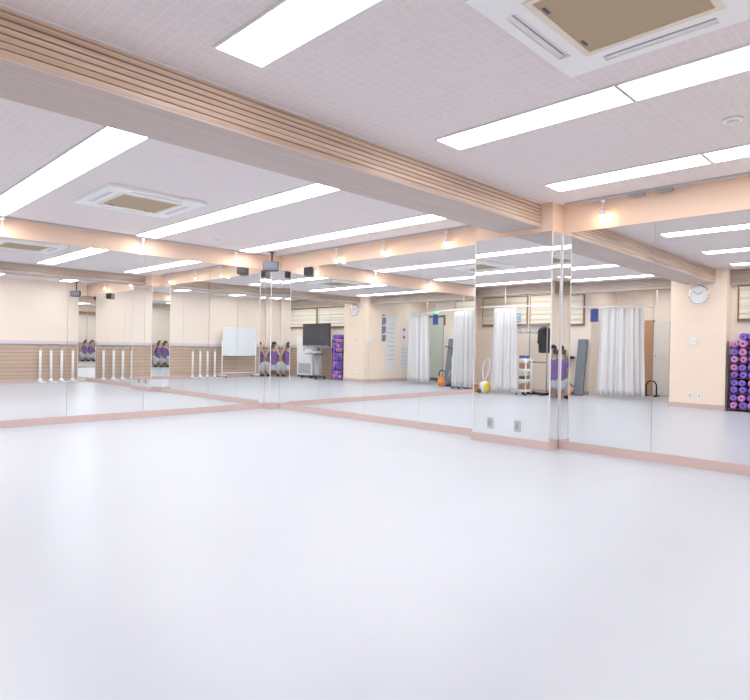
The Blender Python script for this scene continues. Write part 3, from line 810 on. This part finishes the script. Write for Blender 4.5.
bm = bmesh.new(); box(bm, -.25, -.19, -.13, .13, .0005, .05); box(bm, .19, .25, -.13, .13, .0005, .05); finish('base', bm, M['black'], t)
bm = bmesh.new(); tube(bm, [(-.22, 0, .05), (-.05, 0, .30), (.1, 0, .42), (.22, 0, .05)], .025); tube(bm, [(-.05, 0, .30), (-.14, 0, .80)], .022); tube(bm, [(.1, 0, .42), (.17, 0, 1.0)], .022); finish('frame', bm, M['dgrey'], t)
bm = bmesh.new(); blob(bm, (-.15, 0, .835), (.14, .10, .04), 8); finish('saddle', bm, M['black'], t)
TB('handlebar', M['black'], [(.28, -.15, 1.05), (.20, -.12, 1.03), (.17, 0, 1.0), (.20, .12, 1.03), (.28, .15, 1.05)], .014, t)
LT('flywheel', M['grey'], [(.03, -.04), (.19, -.03), (.19, .03), (.03, .04)], t, axis='y', origin=(.11, 0, .245), seg=28)
for s_ in (-1, 1): TB('pedal', M['black'], [(-.02, s_ * .04, .29), (-.02 + s_ * .13, s_ * .08, .25 + s_ * .06), (-.02 + s_ * .13, s_ * .15, .25 + s_ * .06)], .012, t, 8)
# blue cloths
def hang_cloth(label, x, y, z, w, h, m):
    t = thing('hanging_cloth', label, 'cloth', (x, y, z)); bm = bmesh.new(); N, K = 12, 8; g_ = []
    for k in range(K + 1): g_.append([bm.verts.new((.012 * math.sin(i * 1.1 + k * .3), -w / 2 + w * i / N, -h * k / K)) for i in range(N + 1)])
    for k in range(K):
        for i in range(N): bm.faces.new((g_[k][i], g_[k][i + 1], g_[k + 1][i + 1], g_[k + 1][i]))
    c = finish('sheet', bm, m, t, True); c.modifiers.new('t', 'SOLIDIFY').thickness = .006
    bm = bmesh.new(); tube(bm, [(0, -w / 4, 0), (0, 0, .03), (0, w / 4, 0)], .004, 6); finish('loop', bm, m, t)
hang_cloth('blue cloth hanging from the rail behind the corner curtain', RU - .77, 5.52, RZ - .030, .18, .28, M['blue'])
hang_cloth('blue cloth hanging at the recess window above the exercise bike', RW + .08, 6.36, 1.86, .12, .38, M['blue'])
for z, lab, m in ((1.80, 'blue card pinned on the recess blind, upper of two', M['lblue']), (1.69, 'pale blue card pinned on the recess blind, lower of two', M['lblue'])):
    t = thing('card', lab, 'card', (RW + .0495, 7.45, z)); BX('sheet', m, (0, .003, -.12, .12, -.045, .05), t)
    BX('band', M['paper'], (.0032, .004, -.12, .04, -.01, .015), t)
# vacuum cleaner
t = thing('vacuum_cleaner', 'white and yellow vacuum cleaner with looped hose beside the far curtain', 'vacuum cleaner', (-.43, 7.56, 0))
bm = bmesh.new(); blob(bm, (0, 0, .135), (.13, .10, .15), 11); finish('body', bm, M['white'], t)
bm = bmesh.new(); blob(bm, (.02, -.085, .135), (.095, .05, .125), 12); finish('dust_bin', bm, M['yellow'], t)
TB('hose', M['offwhite'], [(0, 0, .26), (.01, .03, .40), (0, .05, .58), (0, -.02, .74), (0, -.12, .78), (.01, -.16, .66), (.01, -.10, .45), (.03, -.02, .27)], .016, t)
for s_ in (-1, 1): LT('wheel', M['dgrey'], [(.02, -.01), (.05, -.008), (.05, .008), (.02, .01)], t, axis='x', origin=(s_ * .13, .04, .0505), seg=16)
t = thing('box', 'orange box on the floor between vacuum cleaner and far mirror end', 'box', (-.60, 7.95, 0))
BX('carton', M['orange'], (-.12, .12, -.10, .10, .0005, .14), t, bev=.006); BX('lid', M['box'], (-.123, .123, -.103, .103, .1405, .165), t, bev=.004)
# black tubular frames
for i, (y, lab) in enumerate(((4.76, 'nearer the beige panel'), (5.02, 'farther from the beige panel'))):
    t = thing('tubular_stand', 'black arched tube stand on the passage floor, ' + lab, 'stand', (-2.55, y, 0))
    TB('arch', M['black'], [(0, -.11, .018), (0, -.11, .26), (0, -.07, .33), (0, 0, .355), (0, .07, .33), (0, .11, .26), (0, .11, .018)], .016, t)
    bm = bmesh.new()
    for q in (-.11, .11): tube(bm, [(-.14, q, .0175), (.14, q, .0175)], .017, 10)
    finish('foot_bars', bm, M['black'], t)

# ------------------------------------------------------------------ the photographer, squatting in the corner
YAW, PITCH, ROLL = .7898, -.0053, .0173
PX, PY = -.165, -.165
def skin(name, nodes, edges, m, parent, sub=2, root=0):
    me = bpy.data.meshes.new(name); me.from_pydata([n_[0] for n_ in nodes], edges, [])
    o = bpy.data.objects.new(name + '_tmp', me); COL.objects.link(o)
    md = o.modifiers.new('skin', 'SKIN'); md.use_smooth_shade = True
    for i, n_ in enumerate(nodes):
        r = n_[1] if isinstance(n_[1], tuple) else (n_[1], n_[1])
        me.skin_vertices[0].data[i].radius = r; me.skin_vertices[0].data[i].use_root = (i == root)
    s_ = o.modifiers.new('sub', 'SUBSURF'); s_.levels = sub; s_.render_levels = sub
    dg = bpy.context.evaluated_depsgraph_get(); dg.update()
    m2 = bpy.data.meshes.new_from_object(o.evaluated_get(dg)); m2.name = name
    bpy.data.objects.remove(o)
    m2.materials.clear(); m2.materials.append(m)
    for p in m2.polygons: p.use_smooth = True
    r = bpy.data.objects.new(name, m2); COL.objects.link(r); r.parent = parent
    return r
per = thing('person', 'dark-haired person in a purple top squatting in the corner, holding a camera', 'person', (PX, PY, 0), -YAW)
# body: head, neck, torso core, arms with hands, legs
nodes = [((0, -.07, .27), .11), ((0, -.07, .45), .105), ((0, -.04, .64), .115), ((0, -.01, .77), .07), ((0, .005, .85), .047), ((0, .02, .93), .062), ((0, .015, 1.01), .068), ((0, .005, 1.05), .05)]
edges = [(0, 1), (1, 2), (2, 3), (3, 4), (4, 5), (5, 6), (6, 7)]
for s_ in (-1, 1):
    i = len(nodes)
    nodes += [((s_ * .155, -.02, .755), .045), ((s_ * .235, .07, .62), .037), ((s_ * .16, .15, .78), .028), ((s_ * .105, .165, .885), .024), ((s_ * .088, .172, .935), .026)]
    edges += [(3, i), (i, i + 1), (i + 1, i + 2), (i + 2, i + 3), (i + 3, i + 4)]
    j = len(nodes)
    nodes += [((s_ * .10, -.03, .29), .08), ((s_ * .20, .20, .46), .058), ((s_ * .15, .02, .14), .042), ((s_ * .13, -.01, .075), .035), ((s_ * .15, .13, .04), .03)]
    edges += [(0, j), (j, j + 1), (j + 1, j + 2), (j + 2, j + 3), (j + 3, j + 4)]
    for f in range(4):                                        # fingers curled round the camera body
        k = len(nodes); z = .985 - f * .020
        nodes += [((s_ * .080, .178, z), .0085), ((s_ * .079, .200, z + .001), .008), ((s_ * (.058 - .004 * f), .206, z), .0075)]
        edges += [(i + 4, k), (k, k + 1), (k + 1, k + 2)]
    k = len(nodes)
    nodes += [((s_ * .082, .140, .945), .0095), ((s_ * .066, .129, .962), .0085)]
    edges += [(i + 4, k), (k, k + 1)]
body = skin('body', nodes, edges, M['skin'], per, 2)
# face details
bm = bmesh.new(); blob(bm, (0, .092, .965), (.013, .018, .02), 2); finish('nose', bm, M['skin'], per)
for s_ in (-1, 1):
    bm = bmesh.new(); blob(bm, (s_ * .03, .078, .99), (.012, .008, .007), 4); finish('eye', bm, M['white'], per)
    bm = bmesh.new(); blob(bm, (s_ * .071, .012, .975), (.010, .02, .03), 6); finish('ear', bm, M['skin'], per)
bm = bmesh.new(); blob(bm, (0, .082, .925), (.022, .008, .007), 9); finish('mouth', bm, M['lips'], per)
bm = bmesh.new()
r_ = bmesh.ops.create_uvsphere(bm, u_segments=24, v_segments=16, radius=1)
for v in bm.verts:
    f = .5 + .5 * v.co.y
    v.co = Vector((v.co.x * .083, v.co.y * .088 - .004, v.co.z * (.085 if v.co.z > 0 else .12 * (1 - f) + .0) + 1.02 + .018 * f))
for f in bm.faces: f.smooth = True
finish('hair', bm, M['hair'], per)
tn = [((0, -.05, .30), (.15, .12)), ((0, -.05, .46), (.15, .12)), ((0, -.045, .62), (.155, .13)), ((0, -.015, .74), (.12, .10)), ((0, 0, .81), (.065, .06))]
te = [(0, 1), (1, 2), (2, 3), (3, 4)]
for s_ in (-1, 1):
    i = len(tn); tn += [((s_ * .155, -.02, .755), .068), ((s_ * .20, .03, .675), .056), ((s_ * .225, .06, .635), .05)]; te += [(3, i), (i, i + 1), (i + 1, i + 2)]
skin('shirt', tn, te, M['purpleshirt'], per, 2, 1)
qn = [((0, -.05, .255), (.115, .105))]; qe = []
for s_ in (-1, 1):
    i = len(qn); qn += [((s_ * .09, .0, .285), .085), ((s_ * .205, .21, .45), .085), ((s_ * .165, .06, .22), .075), ((s_ * .14, 0, .10), .062)]; qe += [(0, i), (i, i + 1), (i + 1, i + 2), (i + 2, i + 3)]
skin('trousers', qn, qe, M['trouser'], per, 2)
for s_ in (-1, 1):
    bm = bmesh.new()
    o = (s_ * .14, .05)
    prism(bm, [(o[0] - .042, o[1] - .10), (o[0] + .042, o[1] - .10), (o[0] + .05, o[1] + .06), (o[0] + .03, o[1] + .14), (o[0] - .03, o[1] + .14), (o[0] - .05, o[1] + .06)], .001, .075)
    bmesh.ops.bevel(bm, geom=list(bm.edges), offset=.02, segments=3, affect='EDGES')
    bmesh.ops.recalc_face_normals(bm, faces=bm.faces)
    finish('boot', bm, M['black'], per, True)
# camera in the hands
ct = thing('camera', 'black camera held up to the eye by the squatting person', 'camera', (PX, PY, .965), -YAW)
BX('camera_body', M['black'], (-.066, .066, .152, .190, -.046, .046), ct, bev=.008)
BX('viewfinder', M['black'], (-.022, .022, .135, .188, .0462, .068), ct, bev=.004)
LT('lens', M['dgrey'], [(.034, .1902), (.036, .215), (.031, .225), (.02, .224)], ct, axis='y', seg=24)

# ------------------------------------------------------------------ lights, world, camera
w = bpy.data.worlds.new('world'); SC.world = w; w.use_nodes = True
w.node_tree.nodes['Background'].inputs[0].default_value = (.9, .93, 1, 1); w.node_tree.nodes['Background'].inputs[1].default_value = .3

cd = bpy.data.cameras.new('camera_view'); cam = bpy.data.objects.new('camera_view', cd); COL.objects.link(cam)
cy, sy = math.cos(YAW), math.sin(YAW)
F = Vector((sy, cy, 0)); R = Vector((cy, -sy, 0)); U = Vector((0, 0, 1))
c, s = math.cos(PITCH), math.sin(PITCH); F, U = F * c + U * s, U * c - F * s
c, s = math.cos(ROLL), math.sin(ROLL); R, U = R * c + U * s, U * c - R * s
m = Matrix((R, U, -F)).transposed().to_4x4(); m.translation = (0, 0, 1.0)
cam.matrix_world = m
cd.sensor_width = 36; cd.lens = 36 * 586.8 / 750; cd.clip_start = .02; cd.clip_end = 100
SC.camera = cam
SC.view_settings.view_transform = 'Standard'; SC.view_settings.look = 'None'; SC.view_settings.exposure = .16; SC.view_settings.gamma = 1.12
try:
    SC.cycles.max_bounces = 20; SC.cycles.glossy_bounces = 16; SC.cycles.diffuse_bounces = 5
    SC.cycles.use_denoising = True
except Exception: pass
